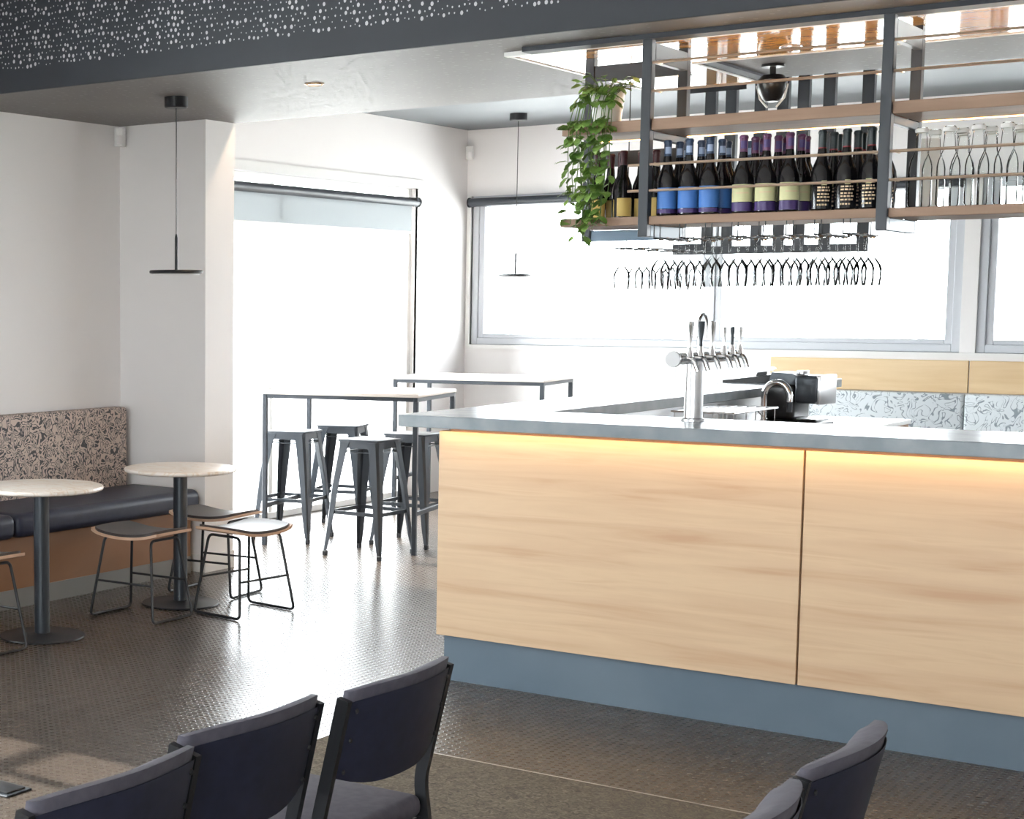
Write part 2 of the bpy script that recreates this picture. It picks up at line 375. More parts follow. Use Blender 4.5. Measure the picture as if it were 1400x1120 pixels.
# ------------------------------------------------------------------ roller blinds
def blind(label, axis, pos, u0, u1, ztop, drop, rad):
    t_ = thing('roller_blind', label, 'blind')
    P = (lambda u, q, z: (u, pos+q, z)) if axis == 'x' else (lambda u, q, z: (pos+q, u, z))
    MB().tube([P(u0, 0, ztop-rad), P(u1, 0, ztop-rad)], rad, 16).build('roller_tube', 'frame', t_)
    for u in (u0-.006, u1+.006):
        MB().tube([P(u-.006, 0, ztop-rad), P(u+.006, 0, ztop-rad)], rad*1.15, 14).build('bracket', 'black', t_)
    if drop:
        k = rad*.9
        f = MB()
        if axis == 'x': f.box(u0+.03, u1-.03, pos+k-.001, pos+k, ztop-drop, ztop-rad)
        else: f.box(pos-k, pos-k+.001, u0+.03, u1-.03, ztop-drop, ztop-rad)
        f.build('fabric', 'blind', t_, smooth=False)
        g = MB()
        if axis == 'x': g.box(u0+.03, u1-.03, pos+k-.006, pos+k+.004, ztop-drop-.018, ztop-drop, .003, 1)
        else: g.box(pos-k-.004, pos-k+.006, u0+.03, u1-.03, ztop-drop-.018, ztop-drop, .003, 1)
        g.build('bottom_bar', 'white', t_)
blind('roller blind pulled a little way down over the glass door', 'y', XW+.052, 8.10, 11.93, 2.462, .27, .036)
blind('rolled-up dark roller blind above the long back window', 'x', YB-.055, -7.02, -3.1, 2.50, .0, .036)

# ------------------------------------------------------------------ banquettes
bq = thing('banquette', 'banquette with squiggle-patterned back and navy seat along white side wall', 'banquette', (XL, 4.4, 0))
y0, y1 = 4.42, 7.745; oy = 4.4
def cushion(x0, x1, ya, yb, z0, z1, bev, seg=4): return MB().box(x0, x1, ya, yb, z0, z1, bev, seg)
bb_ = MB().box(.003, .115, .02, 6.1-oy-.002, .45, .975, .022, 3); bb_.build('backrest', 'squiggle', bq)
MB().box(.003, .115, 6.1-oy+.002, y1-.04-oy, .45, .975, .022, 3).build('backrest', 'squiggle', bq)
MB().box(.115, .655, .02, 6.18-oy, .375, .505, .045, 5).build('seat_cushion', 'navy', bq)
MB().box(.115, .655, 6.184-oy, y1-oy, .375, .505, .045, 5).build('seat_cushion', 'navy', bq)
MB().box(.003, .595, .03, y1-oy-.03, .10, .378).build('base', 'basewood', bq)
MB().box(.003, .60, .03, y1-oy-.03, 0, .10).build('kickboard', 'greykick', bq)
bq2 = thing('banquette', 'banquette with pale blue-grey squiggle back under the back window', 'banquette', (-4.42, YB-.02, 0))
for i in range(4):
    MB().box(i*1.414+.003, i*1.414+1.411, -.10, -.001, .48, .958, .02, 3).build('backrest', 'squiggleblue', bq2)
    MB().box(i*1.414+.003, i*1.414+1.411, -.60, -.10, .37, .49, .04, 4).build('seat_cushion', 'navy', bq2)
MB().box(.01, 5.6, -.55, 0, .0, .37).build('base', 'basewood', bq2)

# ------------------------------------------------------------------ low cafe tables
def cafe_table(loc, label):
    t_ = thing('cafe_table', label, 'table', loc, 0, 'round cafe tables by the banquette')
    MB().lathe([(0, 0), (.205, 0), (.208, .004), (.205, .009), (.05, .016), (.0375, .02), (0, .02)], 40).build('base_plate', 'black', t_)
    MB().lathe([(0, .018), (.0375, .018), (.0375, .705), (0, .705)], 24).build('column', 'charcoal', t_)
    MB().lathe([(0, .703), (.10, .703), (.10, .711), (0, .711)], 24).build('top_plate', 'black', t_)
    MB().lathe([(0, .711), (.285, .711), (.297, .716), (.300, .724), (.297, .733), (.288, .736), (0, .736)], 56).build('table_top', 'marble', t_)
cafe_table((-5.47, 6.87, 0), 'round stone-topped cafe table nearest the white wall nib')
cafe_table((-5.44, 5.76, 0), 'round stone-topped cafe table farther along the banquette from the wall nib')

# ------------------------------------------------------------------ low stools
def low_stool():
    t_ = thing('low_stool', '', 'stool', (0, 0, 0), 0, 'low stools at the cafe tables')
    W, D = .225, .165
    def zc(x): return .415+.033*(abs(x)/W)**2.2
    def shell(th, z_off, W_, D_, rc):
        mb = MB(); nx, ny = 20, 10; top = []; bot = []
        def pt(i, j, o):
            u = -1+2*i/nx; v = -1+2*j/ny
            k = max(abs(u), 1e-6); q = 1-rc*max(0, abs(u)-.7)/.3*max(0, abs(u)-.7)/.3
            x = u*W_*(1-.05*v*v); y = v*D_*q
            return (x, y, zc(x)+z_off+o)
        g = [[[mb.bm.verts.new(pt(i, j, o)) for j in range(ny+1)] for i in range(nx+1)] for o in (0, th)]
        for k, gg in enumerate(g):
            for i in range(nx):
                for j in range(ny): mb.bm.faces.new((gg[i][j], gg[i+1][j], gg[i+1][j+1], gg[i][j+1]))
        ring = [(i, 0) for i in range(nx)]+[(nx, j) for j in range(ny)]+[(i, ny) for i in range(nx, 0, -1)]+[(0, j) for j in range(ny, 0, -1)]
        for a, c in zip(ring, ring[1:]+ring[:1]):
            mb.bm.faces.new((g[0][a[0]][a[1]], g[0][c[0]][c[1]], g[1][c[0]][c[1]], g[1][a[0]][a[1]]))
        return mb
    shell(.014, 0, W, D, .12).build('seat_shell', 'ply', t_, ang=50)
    shell(.014, .0142, W*.90, D*.97, .14).build('seat_pad', 'pad', t_, ang=50)
    for sgn in (-1, 1):
        x0, x1 = .150*sgn, .205*sgn
        p = [(x0, 0, .4135), (x0, -.11, .4135), (x1, -.165, .008), (x1, .165, .008), (x0, .11, .4135), (x0, 0.0, .4135)]
        MB().tube(fillet(p, .03), .0075, 8).build('sled_leg', 'black', t_)
    for sy in (-1, 1):
        k = .55; x = .150+.055*k; y = .11+.055*k
        MB().tube([(-x, sy*y, .4135-.4055*k), (x, sy*y, .4135-.4055*k)], .006, 8).build('crossbar', 'black', t_)
    return t_
ls = low_stool()
ls.location = (-5.40, 6.46, 0); ls.rotation_euler.z = .02; ls['label'] = 'low plywood stool with dark pad set in front of the nib-side cafe table'
dup(ls, (-5.06, 6.89, 0), PI/2-.13, 'low plywood stool in the daylight, pad gleaming, on open floor beside cafe table')
dup(ls, (-5.54, 7.27, 0), .08, 'low plywood stool tucked between cafe table and white wall nib')
dup(ls, (-5.49, 5.33, 0), .0, 'low plywood stool at the cafe table farther from the wall nib')

# ------------------------------------------------------------------ high tables and bar stools
def high_table(loc, rz, w_, d_, label, zt=1.03):
    t_ = thing('high_table', label, 'table', loc, rz, 'high tables by the glass door')
    s = .030
    for sx in (-1, 1):
        for sy in (-1, 1):
            x, y = sx*(w_/2-s/2), sy*(d_/2-s/2)
            MB().box(x-s/2, x+s/2, y-s/2, y+s/2, 0, zt-.048, .002, 1).build('leg', 'charcoal', t_)
    for sy in (-1, 1):
        y = sy*(d_/2-s/2); MB().box(-w_/2+s, w_/2-s, y-s/2, y+s/2, zt-.048, zt-.022, .002, 1).build('apron', 'charcoal', t_)
    for sx in (-1, 1):
        x = sx*(w_/2-s/2); MB().box(x-s/2, x+s/2, -d_/2, d_/2, zt-.048, zt-.022, .002, 1).build('apron', 'charcoal', t_)
        MB().box(x-s/2+.003, x+s/2-.003, -d_/2+s, d_/2-s, .25, .28, .002, 1).build('lower_rail', 'charcoal', t_)
    MB().box(-w_/2-.006, w_/2+.006, -d_/2-.006, d_/2+.006, zt-.022, zt, .004, 2).build('table_top', 'plaster', t_)
A14 = math.radians(12)
high_table((-5.96, 9.41, 0), A14, 1.07, .80, 'high timber-topped bar table with four stools under it')
high_table((-6.12, 11.42, 0), math.radians(9), 1.18, .75, 'high timber-topped bar table in the corner below the long back window', 1.05)

def bar_stool():
    t_ = thing('bar_stool', '', 'stool', (0, 0, 0), 0, 'grey steel bar stools')
    H_ = .745; a = .152; fo = .213
    MB().box(-a, a, -a, a, H_-.016, H_, .014, 3).build('seat', 'charcoal', t_)
    ap = MB()
    for sx, sy in ((1, 0), (-1, 0), (0, 1), (0, -1)):
        if sx: ap.box(sx*a*.93-.002, sx*a*.93+.002, -a*.9, a*.9, H_-.055, H_-.014)
        else: ap.box(-a*.9, a*.9, sy*a*.93-.002, sy*a*.93+.002, H_-.055, H_-.014)
    ap.build('apron', 'charcoal', t_)
    for sx in (-1, 1):
        for sy in (-1, 1):
            mb = MB(); lev = [(H_-.016, a*.965, .085), (H_-.07, a*.985, .066), (.45, a+(fo-a)*.42, .055), (.12, a+(fo-a)*.84, .034), (.02, fo, .021)]
            rows = []
            for z, c, wd in lev:
                ch = wd*.22
                pts = [(c-wd, c), (c-ch, c), (c, c-ch), (c, c-wd)]; inn = [(c-.006, c-wd), (c-ch-.003, c-ch-.003), (c-wd, c-.006)]
                rows.append([mb.bm.verts.new((sx*p[0], sy*p[1], z)) for p in pts+inn])
            for r0, r1 in zip(rows, rows[1:]):
                for i in range(7): mb.bm.faces.new((r0[i], r0[(i+1) % 7], r1[(i+1) % 7], r1[i]))
            mb.bm.faces.new(rows[0]); mb.bm.faces.new(rows[-1][::-1])
            lg = mb.build('leg', 'charcoal', t_, ang=25)
            q = fo-.011
            MB().box(sx*q-.013, sx*q+.013, sy*q-.013, sy*q+.013, 0, .03, .003, 1).build('rubber_foot', 'black', lg)
    c = a+(fo-a)*.62-.012
    for sx, sy in ((1, 0), (-1, 0), (0, 1), (0, -1)):
        if sx: MB().box(sx*c-.003, sx*c+.003, -c, c, .268, .292).build('crossbar', 'charcoal', t_)
        else: MB().box(-c, c, sy*c-.003, sy*c+.003, .268, .292).build('crossbar', 'charcoal', t_)
    c = a-.016
    for sg in (-1, 1):
        MB().tube([(-c, sg*c, .665), (c, sg*c, .665)], .004, 6).build('brace', 'charcoal', t_)
        MB().tube([(sg*c, -c, .665), (sg*c, c, .665)], .004, 6).build('brace', 'charcoal', t_)
    return t_
bs = bar_stool(); bs.location = (-5.62, 9.0, 0); bs.rotation_euler.z = 0
bs['label'] = 'grey steel bar stool pulled out from the high table toward the bar'
dup(bs, (-6.42, 9.30, 0), math.radians(10), 'grey steel bar stool beside the glass door at the high table')
dup(bs, (-6.455, 9.97, 0), math.radians(16), 'grey steel bar stool under the far table edge, by the glass door')
dup(bs, (-5.655, 9.60, 0), math.radians(4), 'grey steel bar stool on the far side of the high table, half behind bar corner')

# ------------------------------------------------------------------ pendants, downlights, sensors
def pendant(loc, ztop, zdisc, zstem, rd, rc, label):
    t_ = thing('pendant_lamp', label, 'lamp', (loc[0], loc[1], zdisc), 0, 'thin black disc pendants')
    h_ = ztop-zdisc
    MB().lathe([(0, h_), (rc, h_), (rc, h_-.05), (rc-.006, h_-.056), (0, h_-.056)], 32).build('canopy', 'black', t_)
    MB().tube([(0, 0, zstem-zdisc), (0, 0, h_-.056)], .0028, 6).build('cord', 'black', t_)
    MB().lathe([(0, .018), (.008, .018), (.008, zstem-zdisc-.02), (.004, zstem-zdisc), (0, zstem-zdisc)], 12).build('stem', 'black', t_)
    MB().lathe([(0, .0), (rd-.012, .0), (rd-.002, .004), (rd, .012), (rd-.004, .019), (.02, .022), (0, .022)], 48).build('disc_shade', 'black', t_)
    MB().lathe([(0, -.0005), (rd-.02, -.0005), (rd-.02, -.003), (0, -.003)], 40).build('diffuser', 'white', t_)
pendant((-5.486, 6.854), ZS, 1.757, 1.965, .142, .062, 'black disc pendant lamp hanging from perforated soffit over the cafe tables')
pendant((-6.158, 11.984), ZC, 1.815, 2.01, .130, .068, 'black disc pendant lamp hanging before the long back window')
def downlight(name, x, y, z, r_, label, trim='brass', power=0, angle=100):
    t_ = thing(name, label, 'downlight', (x, y, z))
    MB().lathe([(r_, 0), (r_, -.004), (r_*.82, -.010), (r_*.74, -.006), (r_*.74, 0)], 32).build('trim_ring', trim, t_)
    MB().lathe([(0, -.0045), (r_*.74, -.0045)], 24).build('lens', 'lamp', t_)
    if power:
        d = bpy.data.lights.new('downlight_beam', 'SPOT'); d.energy = power; d.color = (1, .74, .50); d.spot_size = math.radians(angle); d.spot_blend = .6; d.shadow_soft_size = .02
        o = bpy.data.objects.new('downlight_beam', d); COL.objects.link(o); o.location = (x, y, z-.02)
downlight('downlight', -4.62, 6.85, ZS, .048, 'warm recessed downlight in the perforated soffit', 'brass', 30)
downlight('downlight', -3.06, 7.58, ZS-.012, .045, 'warm downlight in the gloss timber ceiling over the bar arm', 'steel', 14)
downlight('downlight', -2.40, 7.08, ZS-.012, .045, 'warm downlight in the gloss timber ceiling behind the bottle shelves', 'steel', 14)
downlight('downlight', -5.62, 8.32, ZC, .05, 'warm downlight in the high ceiling behind the soffit edge', 'steel', 22, 150)

def sensor(loc, rz, label):
    t_ = thing('motion_sensor', label, 'sensor', loc, rz, 'white corner sensors')
    mb = MB(); mb.prism([(-.033, 0), (.033, 0), (.033, -.03), (.018, -.048), (-.018, -.048), (-.033, -.03)], 'z', -.055, .055)
    mb.build('housing', 'white', t_)
    MB().lathe([(0.021, -.03), (.024, -.02), (.024, .012), (.02, .02)], 12, (0, -.034, -.012), PI, 2*PI).build('lens', 'wall', t_)
sensor((-6.625, 7.735, 2.60), math.radians(45)*0+.6, 'small white motion sensor at the top corner beside the wall nib')
sensor((XW+.035, YB-.035, 2.885), .6, 'small white motion sensor in the corner above the long back window')

# dome speaker under the soffit behind the shelves
dm = thing('ceiling_spotlight', 'black round spotlight fixed under the soffit behind the shelf rails', 'spotlight', (-2.654, 7.606, ZS))
MB().lathe([(0, 0), (.05, 0), (.05, -.012), (0, -.012)], 24).build('mount', 'blackplastic', dm)
MB().lathe([(0, -.011), (.014, -.011), (.014, -.05), (0, -.05)], 12).build('stem', 'blackplastic', dm)
MB().lathe([(0, -.045), (.045, -.048), (.066, -.07), (.066, -.105), (.045, -.15), (.03, -.165), (0, -.165)], 28).build('body', 'blackplastic', dm)
for sg in (-1, 1):
    MB().tube([(sg*.069, 0, -.09), (sg*.055, 0, -.15), (sg*.02, 0, -.19)], .005, 6).build('bracket', 'white', dm)

# ------------------------------------------------------------------ the bar
bar = thing('bar_counter', 'oak-fronted bar counter with blue-grey kickboard', 'bar', (-3.47, 6.17, 0))
BX, BY = -3.47, 6.17
BXR = 1.05
def bxl(mb, x0, x1, y0, y1, z0, z1, *a): return mb.box(x0-BX, x1-BX, y0-BY, y1-BY, z0, z1, *a)
bxl(MB(), -3.47, BXR, 6.17, 6.55, 0, .197).build('kickboard', 'kick', bar)
bxl(MB(), -3.45, BXR, 6.16, 6.60, .197, 1.08).build('carcass', 'basewood', bar)
for a, c in ((-3.492, -1.980), (-1.972, -.46), (-.452, BXR)):
    bxl(MB(), a, c, 6.138, 6.16, .197, 1.068, .0015, 1).build('front_panel', 'oak', bar)
bxl(MB(), -3.492, -3.45, 6.16, 10.3, .197, 1.068, .0015, 1).build('end_panel', 'oak', bar)
bxl(MB(), -3.45, -3.30, 6.60, 10.3, 0, 1.08).build('arm_carcass', 'steel', bar)
bxl(MB(), -3.30, -2.95, 6.62, 8.93, .88, .92, .004, 1).build('under_shelf', 'steel', bar)
ld = bxl(MB(), -3.485, BXR, 6.100, 6.112, 1.0811, 1.0815).build('led_strip', 'led', bar)
bt = MB(); 
bt.prism([(-3.665, 6.089), (1.2, 6.089), (1.2, 6.655), (-3.25, 6.655), (-3.25, 10.75), (-3.665, 10.75)], 'z', 1.0815, 1.133)
bt = bt.build('worktop', 'stone', None, ang=20); md = bt.modifiers.new('edge', 'BEVEL'); md.width = .003; md.segments = 2; md.limit_method = 'ANGLE'
tag(bt, 'grey concrete-look bar top that turns back in an L', 'worktop')

# workbench at the back of the bar
wb = thing('workbench', 'white-topped work bench behind the bar with timber edge', 'workbench', (-3.25, 8.95, 0))
MB().box(.0, .52, .02, 1.22, 0, .88).build('carcass', 'oakdark', wb)
MB().box(.0, .56, 0, 1.27, .905, .93, .002, 1).build('worktop', 'white', wb)
MB().box(.0, .55, .005, 1.26, .88, .905, .001, 1).build('timber_edge', 'oakdark', wb)

# coffee machine
cm = thing('coffee_machine', 'black and grey coffee machine on the work bench', 'machine', (-3.055, 9.36, .93), math.radians(-6))
cm.scale = (.80, .9, .93)
MB().box(-.20, .19, -.13, .13, 0, .035, .015, 3).build('drip_base', 'blackplastic', cm)
MB().box(-.19, .02, -.12, .12, .03, .25, .03, 4).build('body', 'blackplastic', cm)
MB().prism([(-.17, .245), (.03, .245), (.05, .285), (.0, .31), (-.15, .315)], 'y', -.11, .11).build('hood', 'charcoal', cm)
MB().box(.02, .19, -.12, .12, .135, .30, .02, 3).build('brew_head', 'charcoal', cm)
MB().box(.17, .205, -.115, .115, .13, .305, .008, 2).build('front_plate', 'steel', cm)
MB().lathe([(0, .305), (.04, .305), (.04, .325), (0, .325)], 20, (.02, 0, 0)).build('lid_knob', 'steel', cm)
MB().box(.03, .17, -.10, .10, .035, .045, .004, 1).build('drip_grid', 'steel', cm)
MB().lathe([(0, .0), (.07, .0), (.075, .012), (.07, .026), (0, .026)], 24, (-.02, -.16, .0)).build('side_dish', 'white', cm)
# mixer tap
fc = thing('mixer_tap', 'arched chrome mixer tap beside the coffee machine', 'tap', (-3.17, 9.13, .93), math.radians(-10))
MB().lathe([(0, 0), (.024, 0), (.024, .012), (.014, .02), (.014, .09), (0, .09)], 18).build('base', 'chrome', fc)
pts = [(0, 0, .08), (0, 0, .17)]+[(.075-.075*math.cos(a*PI/10), 0, .17+.075*math.sin(a*PI/10)) for a in range(1, 11)]+[(.15, 0, .14)]
MB().tube(pts, .017, 12).build('spout', 'chrome', fc)
MB().tube([(.15, 0, .142), (.15, 0, .085)], .015, 12).build('spray_head', 'charcoal', fc)
MB().tube([(0, -.012, .06), (0, -.06, .085)], .005, 8).build('lever', 'chrome', fc)
# card terminal on the bar arm
ct = thing('card_terminal', 'dark tilted card terminal with grey screen on the bar arm', 'terminal', (-3.55, 9.95, 1.133), math.radians(20))
MB().prism([(-.15, 0), (.12, 0), (.14, .05), (-.10, .018), (-.15, .012)], 'y', -.09, .09).build('body', 'blackplastic', ct)
MB().prism([(-.20, .03), (.13, .072), (.15, .085), (.13, .088), (-.20, .04)], 'y', -.10, .10).build('screen', 'steel', ct)
MB().prism([(.03, .02), (.10, .03), (.10, .075), (.05, .066)], 'y', -.03, .03).build('stand', 'blackplastic', ct)
# glass-washer crate on the shelf behind the front bench
gc = thing('glass_crate', 'steel wire crate of glasses below the bar arm', 'crate', (-3.12, 8.42, .92))
for i in range(7):
    MB().tube([(-.15+.05*i, -.3, .005), (-.15+.05*i, -.3, .14), (-.15+.05*i, .3, .14), (-.15+.05*i, .3, .005)], .003, 6).build('wire', 'steel', gc)
MB().tube([(-.16, -.31, .14), (.16, -.31, .14), (.16, .31, .14), (-.16, .31, .14)], .005, 6, closed=True).build('rim', 'steel', gc)
MB().box(-.16, .16, -.31, .31, 0, .01).build('tray', 'steel', gc)

# beer tap tower
bt_ = thing('beer_tap_tower', 'steel beer font with six chrome taps on the bar top', 'beer tap', (-2.535, 6.49, 1.133))
MB().lathe([(0, 0), (.050, 0), (.050, .008), (.037, .012), (.036, .24), (0, .24)], 28).build('column', 'steel', bt_)
MB().tube([(0, -.215, .252), (0, .43, .252)], .024, 20).build('manifold', 'chrome', bt_)
MB().lathe([(0, 0), (.030, 0), (.032, .006), (.030, .014), (0, .014)], 24).xf(Matrix.Translation((0, -.215, .252)) @ Matrix.Rotation(PI/2, 4, 'X')).build('end_cap', 'steel', bt_)
for i, yy in enumerate((-.17, -.06, .06, .19, .28, .37)):
    tp = MB().tube(fillet([(.015, yy, .255), (.06, yy, .255), (.078, yy, .205)], .02), [.013, .012, .011, .011, .010, .010, .009], 10).build('spout', 'chrome', bt_)
    MB().lathe([(0, .262), (.014, .262), (.010, .285), (.008, .30), (0, .30)], 12, (.045, yy, 0)).build('valve', 'chrome', bt_)
    big = i < 3
    hgt = .10 if big else .075
    MB().lathe([(0, .296), (.007, .296), (.006, .32), ((.013 if big else .009), .298+hgt*.75), ((.015 if big else .010), .298+hgt), (0, .30+hgt)], 14, (.045, yy, 0)).build('handle', 'chrome' if i not in (1, 4) else 'charcoal', tp)
MB().tube([(-.02, .08, .265)]+[(-.02+.0, .08+.045-.045*math.cos(a*PI/8), .38+.045*math.sin(a*PI/8)) for a in range(0, 9)]+[(-.02, .17, .33)], .006, 8).build('rinse_arch', 'chrome', bt_)
MB().tube([(0, -.20, .23), (0, -.20, .12), (-.015, -.225, .115)], .0025, 6).build('drain_tube', 'steel', bt_)

# ------------------------------------------------------------------ hanging shelf
YFP, YRP = 6.45, 6.86
hs = thing('hanging_shelf', 'dark steel hanging shelf with timber boards and brass rails over the bar', 'shelf', (-2.755, YFP, 1.87))
OX, OY, OZ = -2.755, YFP, 1.87
def hb(x0, x1, y0, y1, z0, z1, name, m_, bev=.002): return MB().box(x0-OX, x1-OX, y0-OY, y1-OY, z0-OZ, z1-OZ, bev, 1).build(name, m_, hs)
FR = [-2.755, -1.834, -.913, .008]
ZT = ZS-.0125
for fx in FR:
    hb(fx-.02, fx+.02, YFP, YFP+.04, 1.87, ZT, 'post', 'frame')
    hb(fx-.02, fx+.02, YRP-.04, YRP, 1.87, ZT, 'post', 'frame')
    hb(fx-.008, fx+.02, YFP+.04, YRP-.04, 2.565, 2.64, 'top_beam', 'frame')
    hb(fx-.008, fx+.02, YFP+.04, YRP-.04, 1.87, 1.917, 'bottom_beam', 'frameblue')
    hb(fx-.008, fx+.02, YFP+.04, YRP-.04, 2.262, 2.292, 'shelf_beam', 'frame')
hb(-3.20, -3.16, YRP-.02, YRP+.02, 1.87, ZT, 'post', 'frame')
hb(-3.16, -2.775, YRP-.012, YRP+.012, 2.555, 2.625, 'rear_rail', 'frame')
hb(-3.16, -2.775, YRP-.012, YRP+.012, 2.19, 2.255, 'rear_rail', 'frame')
hb(-3.16, -2.775, YRP-.012, YRP+.012, 1.872, 1.918, 'rear_rail', 'frameblue')
spans = [(-3.12, FR[0]-.021), (FR[0]+.021, FR[1]-.021), (FR[1]+.021, FR[2]-.021), (FR[2]+.021, FR[3]-.021)]
for i, (a, c) in enumerate(spans):
    for z0, z1 in ((1.918, 1.952), (2.293, 2.338)):
        hb(a, c, YFP+.012, YRP-.042 if i else YRP-.03, z0, z1, 'shelf_board', 'oakdark')
    if i:
        for z in (2.054, 2.158, 2.448, 2.560):
            MB().tube([(a-OX-.02, .012, z-OZ), (c-OX+.02, .012, z-OZ)], .0055, 8).build('rail', 'brass', hs)
            for q in (a+.02, c-.02):
                MB().tube([(q-OX, .012, z-OZ), (q-OX, .05, z-OZ)], .007, 8).build('rail_bracket', 'brass', hs)
    else:
        for z in (2.054, 2.158):
            MB().tube([(c-OX-.05, .012, z-OZ), (c-OX+.02, .012, z-OZ)], .0055, 8).build('rail', 'brass', hs)
for i, (a, c) in enumerate(spans):
    hb(a+.02, c-.02, YRP-.075, YRP-.063, 2.3385, 2.3445, 'led_strip', 'led', 0)
    hb(a+.02, c-.02, YRP-.075, YRP-.063, 2.2895, 2.2925, 'led_strip', 'ledsoft', 0)
# glass racks under the lower board
rows = [-2.700+.1055*i for i in range(8)]
for rx in rows:
    for s_ in (-.0125, .0125):
        MB().tube([(rx+s_-OX, .02, 1.918-OZ), (rx+s_-OX, .02, 1.862-OZ), (rx+s_-OX, .37, 1.862-OZ), (rx+s_-OX, .37, 1.918-OZ)], .0022, 6).build('glass_rail', 'black', hs)

# far hanging frame
fr = thing('hanging_rack', 'dark steel hanging rack farther back over the bar arm', 'rack', (-3.1, 9.0, 1.87))
for px in (-3.467, -3.354, -3.196, -3.076, -2.969, -2.837, -2.642):
    MB().box(px+3.1-.030, px+3.1+.030, -.02, .02, 0, ZC-1.87, .002, 1).build('post', 'frame', fr)
MB().box(-.56, -.40, -.012, .012, .0, .06, .002, 1).box(-.40, .488, -.028, -.02, .0, .042, .002, 1).build('rail', 'frame', fr)
MB().box(-.55, -.17, -.028, -.02, .875, .925, .002, 1).build('rail', 'frame', fr)
MB().box(-.40, .488, -.028, -.02, .40, .43, .002, 1).build('rail', 'oakdark', fr)

# far glass rack along the arm
gr = thing('glass_rack', 'slim wire glass rack hanging over the bar arm', 'glass rack', (-3.32, 7.9, 1.862))
for s_ in (-.0125, .0125, .0925, .1175):
    MB().tube([(s_, -.42, 0), (s_, .46, 0)], .0022, 6).build('glass_rail', 'black', gr)
for yy in (-.42, .14):
    MB().tube([(-.0125, yy, 0), (.1175, yy, 0)], .0025, 6).build('cross_wire', 'black', gr)
    MB().tube([(.05, yy, 0), (.05, yy, ZS-.0125-1.862)], .0025, 6).build('hanger_rod', 'black', gr)

# wine glasses, hanging upside down from their feet
def wine_glass():
    prof = [(0, .0025), (.030, .003), (.034, .005), (.033, .0065), (.010, -.002), (.0042, -.012), (.0036, -.05), (.0045, -.072), (.020, -.088), (.034, -.108), (.040, -.130), (.0385, -.160), (.034, -.19)]
    return MB().lathe(prof, 20).build('wine_glass', 'glass', None, ang=60)
wg = wine_glass(); tag(wg, 'wine glass hanging upside down from the rack below the bottle shelf', 'glass', 'wine glasses under the hanging shelf')
first = True
for ri, rx in enumerate(rows):
    for yy in (6.515, 6.61, 6.705, 6.80):
        o = wg if first else wg.copy()
        if not first: COL.objects.link(o)
        first = False
        o.location = (rx, yy, 1.8605); o.rotation_euler.z = random.random()*6
        wh = ('blue-label', 'cream-label', 'gold-printed dark')[min(ri//3, 2)]
        o['label'] = 'wine glass hanging upside down in the rack below the %s bottles' % wh; o['group'] = 'wine glasses below the %s bottles' % wh
for cx in (-3.32, -3.215):
    for k in range(5):
        o = wg.copy(); COL.objects.link(o); o.location = (cx, 7.55+k*.16, 1.8605)
        o['label'] = 'wine glass hanging upside down from the wire rack over the bar arm'; o['group'] = 'wine glasses over the bar arm'

# ------------------------------------------------------------------ bottles
def bottle_profile(h, r_, rn=.0145):
    return [(0, .004), (r_*.8, .0), (r_, .006), (r_, h*.42), (r_*.93, h*.50), (r_*.72, h*.58), (r_*.48, h*.66), (rn*1.15, h*.74), (rn, h*.80), (rn, h*.955), (rn*1.12, h*.96), (rn*1.12, h*.985), (rn*.9, h), (0, h)]
def bottle(kind, h=.302, r_=.0395):
    t_ = thing('wine_bottle', '', 'bottle')
    MB().lathe(bottle_profile(h, r_), 24).build('body', 'bottle', t_)
    foil = {'blue': 'bluefoil', 'cream': 'purplefoil', 'red': 'darkfoil', 'gold': 'winefoil'}[kind]
    rn = .0145
    MB().lathe([(rn+.0006, h*.79), (rn+.0006, h*.955), (rn*1.12+.0006, h*.96), (rn*1.12+.0006, h*.985), (rn*.9, h+.0008), (0, h+.0008)], 20).build('capsule', foil, t_)
    a0, a1 = -PI*.5-1.35, -PI*.5+1.35
    def band(z0, z1, m_, aa=a0, ab=a1, off=.0007, nm='label_band'):
        return MB().lathe([(r_+off, z0), (r_+off, z1)], 24, (0, 0, 0), aa, ab).build(nm, m_, t_, smooth=True)
    if kind == 'blue':
        band(.028, .112, 'label_blue'); band(.004+.006, .026, 'purple')
        MB().lathe([(rn+.0012, h*.82), (rn+.0012, h*.91)], 16, (0, 0, 0), -PI*.5-.9, -PI*.5+.7).build('neck_label', 'silver', t_)
    elif kind == 'cream':
        band(.044, .112, 'label_cream'); band(.008, .042, 'purple')
        MB().lathe([(r_+.0011, .076), (r_+.0011, .080)], 12, (0, 0, 0), -PI*.5-.7, -PI*.5+.5).build('print_line', 'label_tan', t_)
        MB().lathe([(rn+.0012, h*.83), (rn+.0012, h*.93)], 16, (0, 0, 0), -PI*.5-.9, -PI*.5+.7).build('neck_label', 'purple', t_)
    elif kind == 'red':
        MB().lathe([(rn+.0022, h*.70), (rn+.0007, h*.79)], 20).build('neck_band', 'redfoil', t_)
        MB().lathe([(r_*.93+.004, .098), (r_+.0008, .112)], 10, (0, 0, 0), -PI*.5-.45, -PI*.5+.05).build('seal', 'label_cream', t_)
        MB().lathe([(r_+.0008, .094), (r_+.0008, .112)], 10, (0, 0, 0), -PI*.5-.45, -PI*.5+.05).build('seal', 'label_cream', t_)
        rnd = random.Random(2)
        for zz in (.083, .072, .058, .047, .034, .018):
            aa = -PI*.5-.8
            for q in range(4):
                w_ = rnd.uniform(.12, .32); MB().lathe([(r_+.0008, zz), (r_+.0008, zz+.0062)], 4, (0, 0, 0), aa, aa+w_).build('print_line', 'label_tan', t_); aa += w_+.08
    else:
        band(.012, .088, 'label_gold', -PI*.5-.9, -PI*.5+.9)
    return t_
ZB = 1.9525
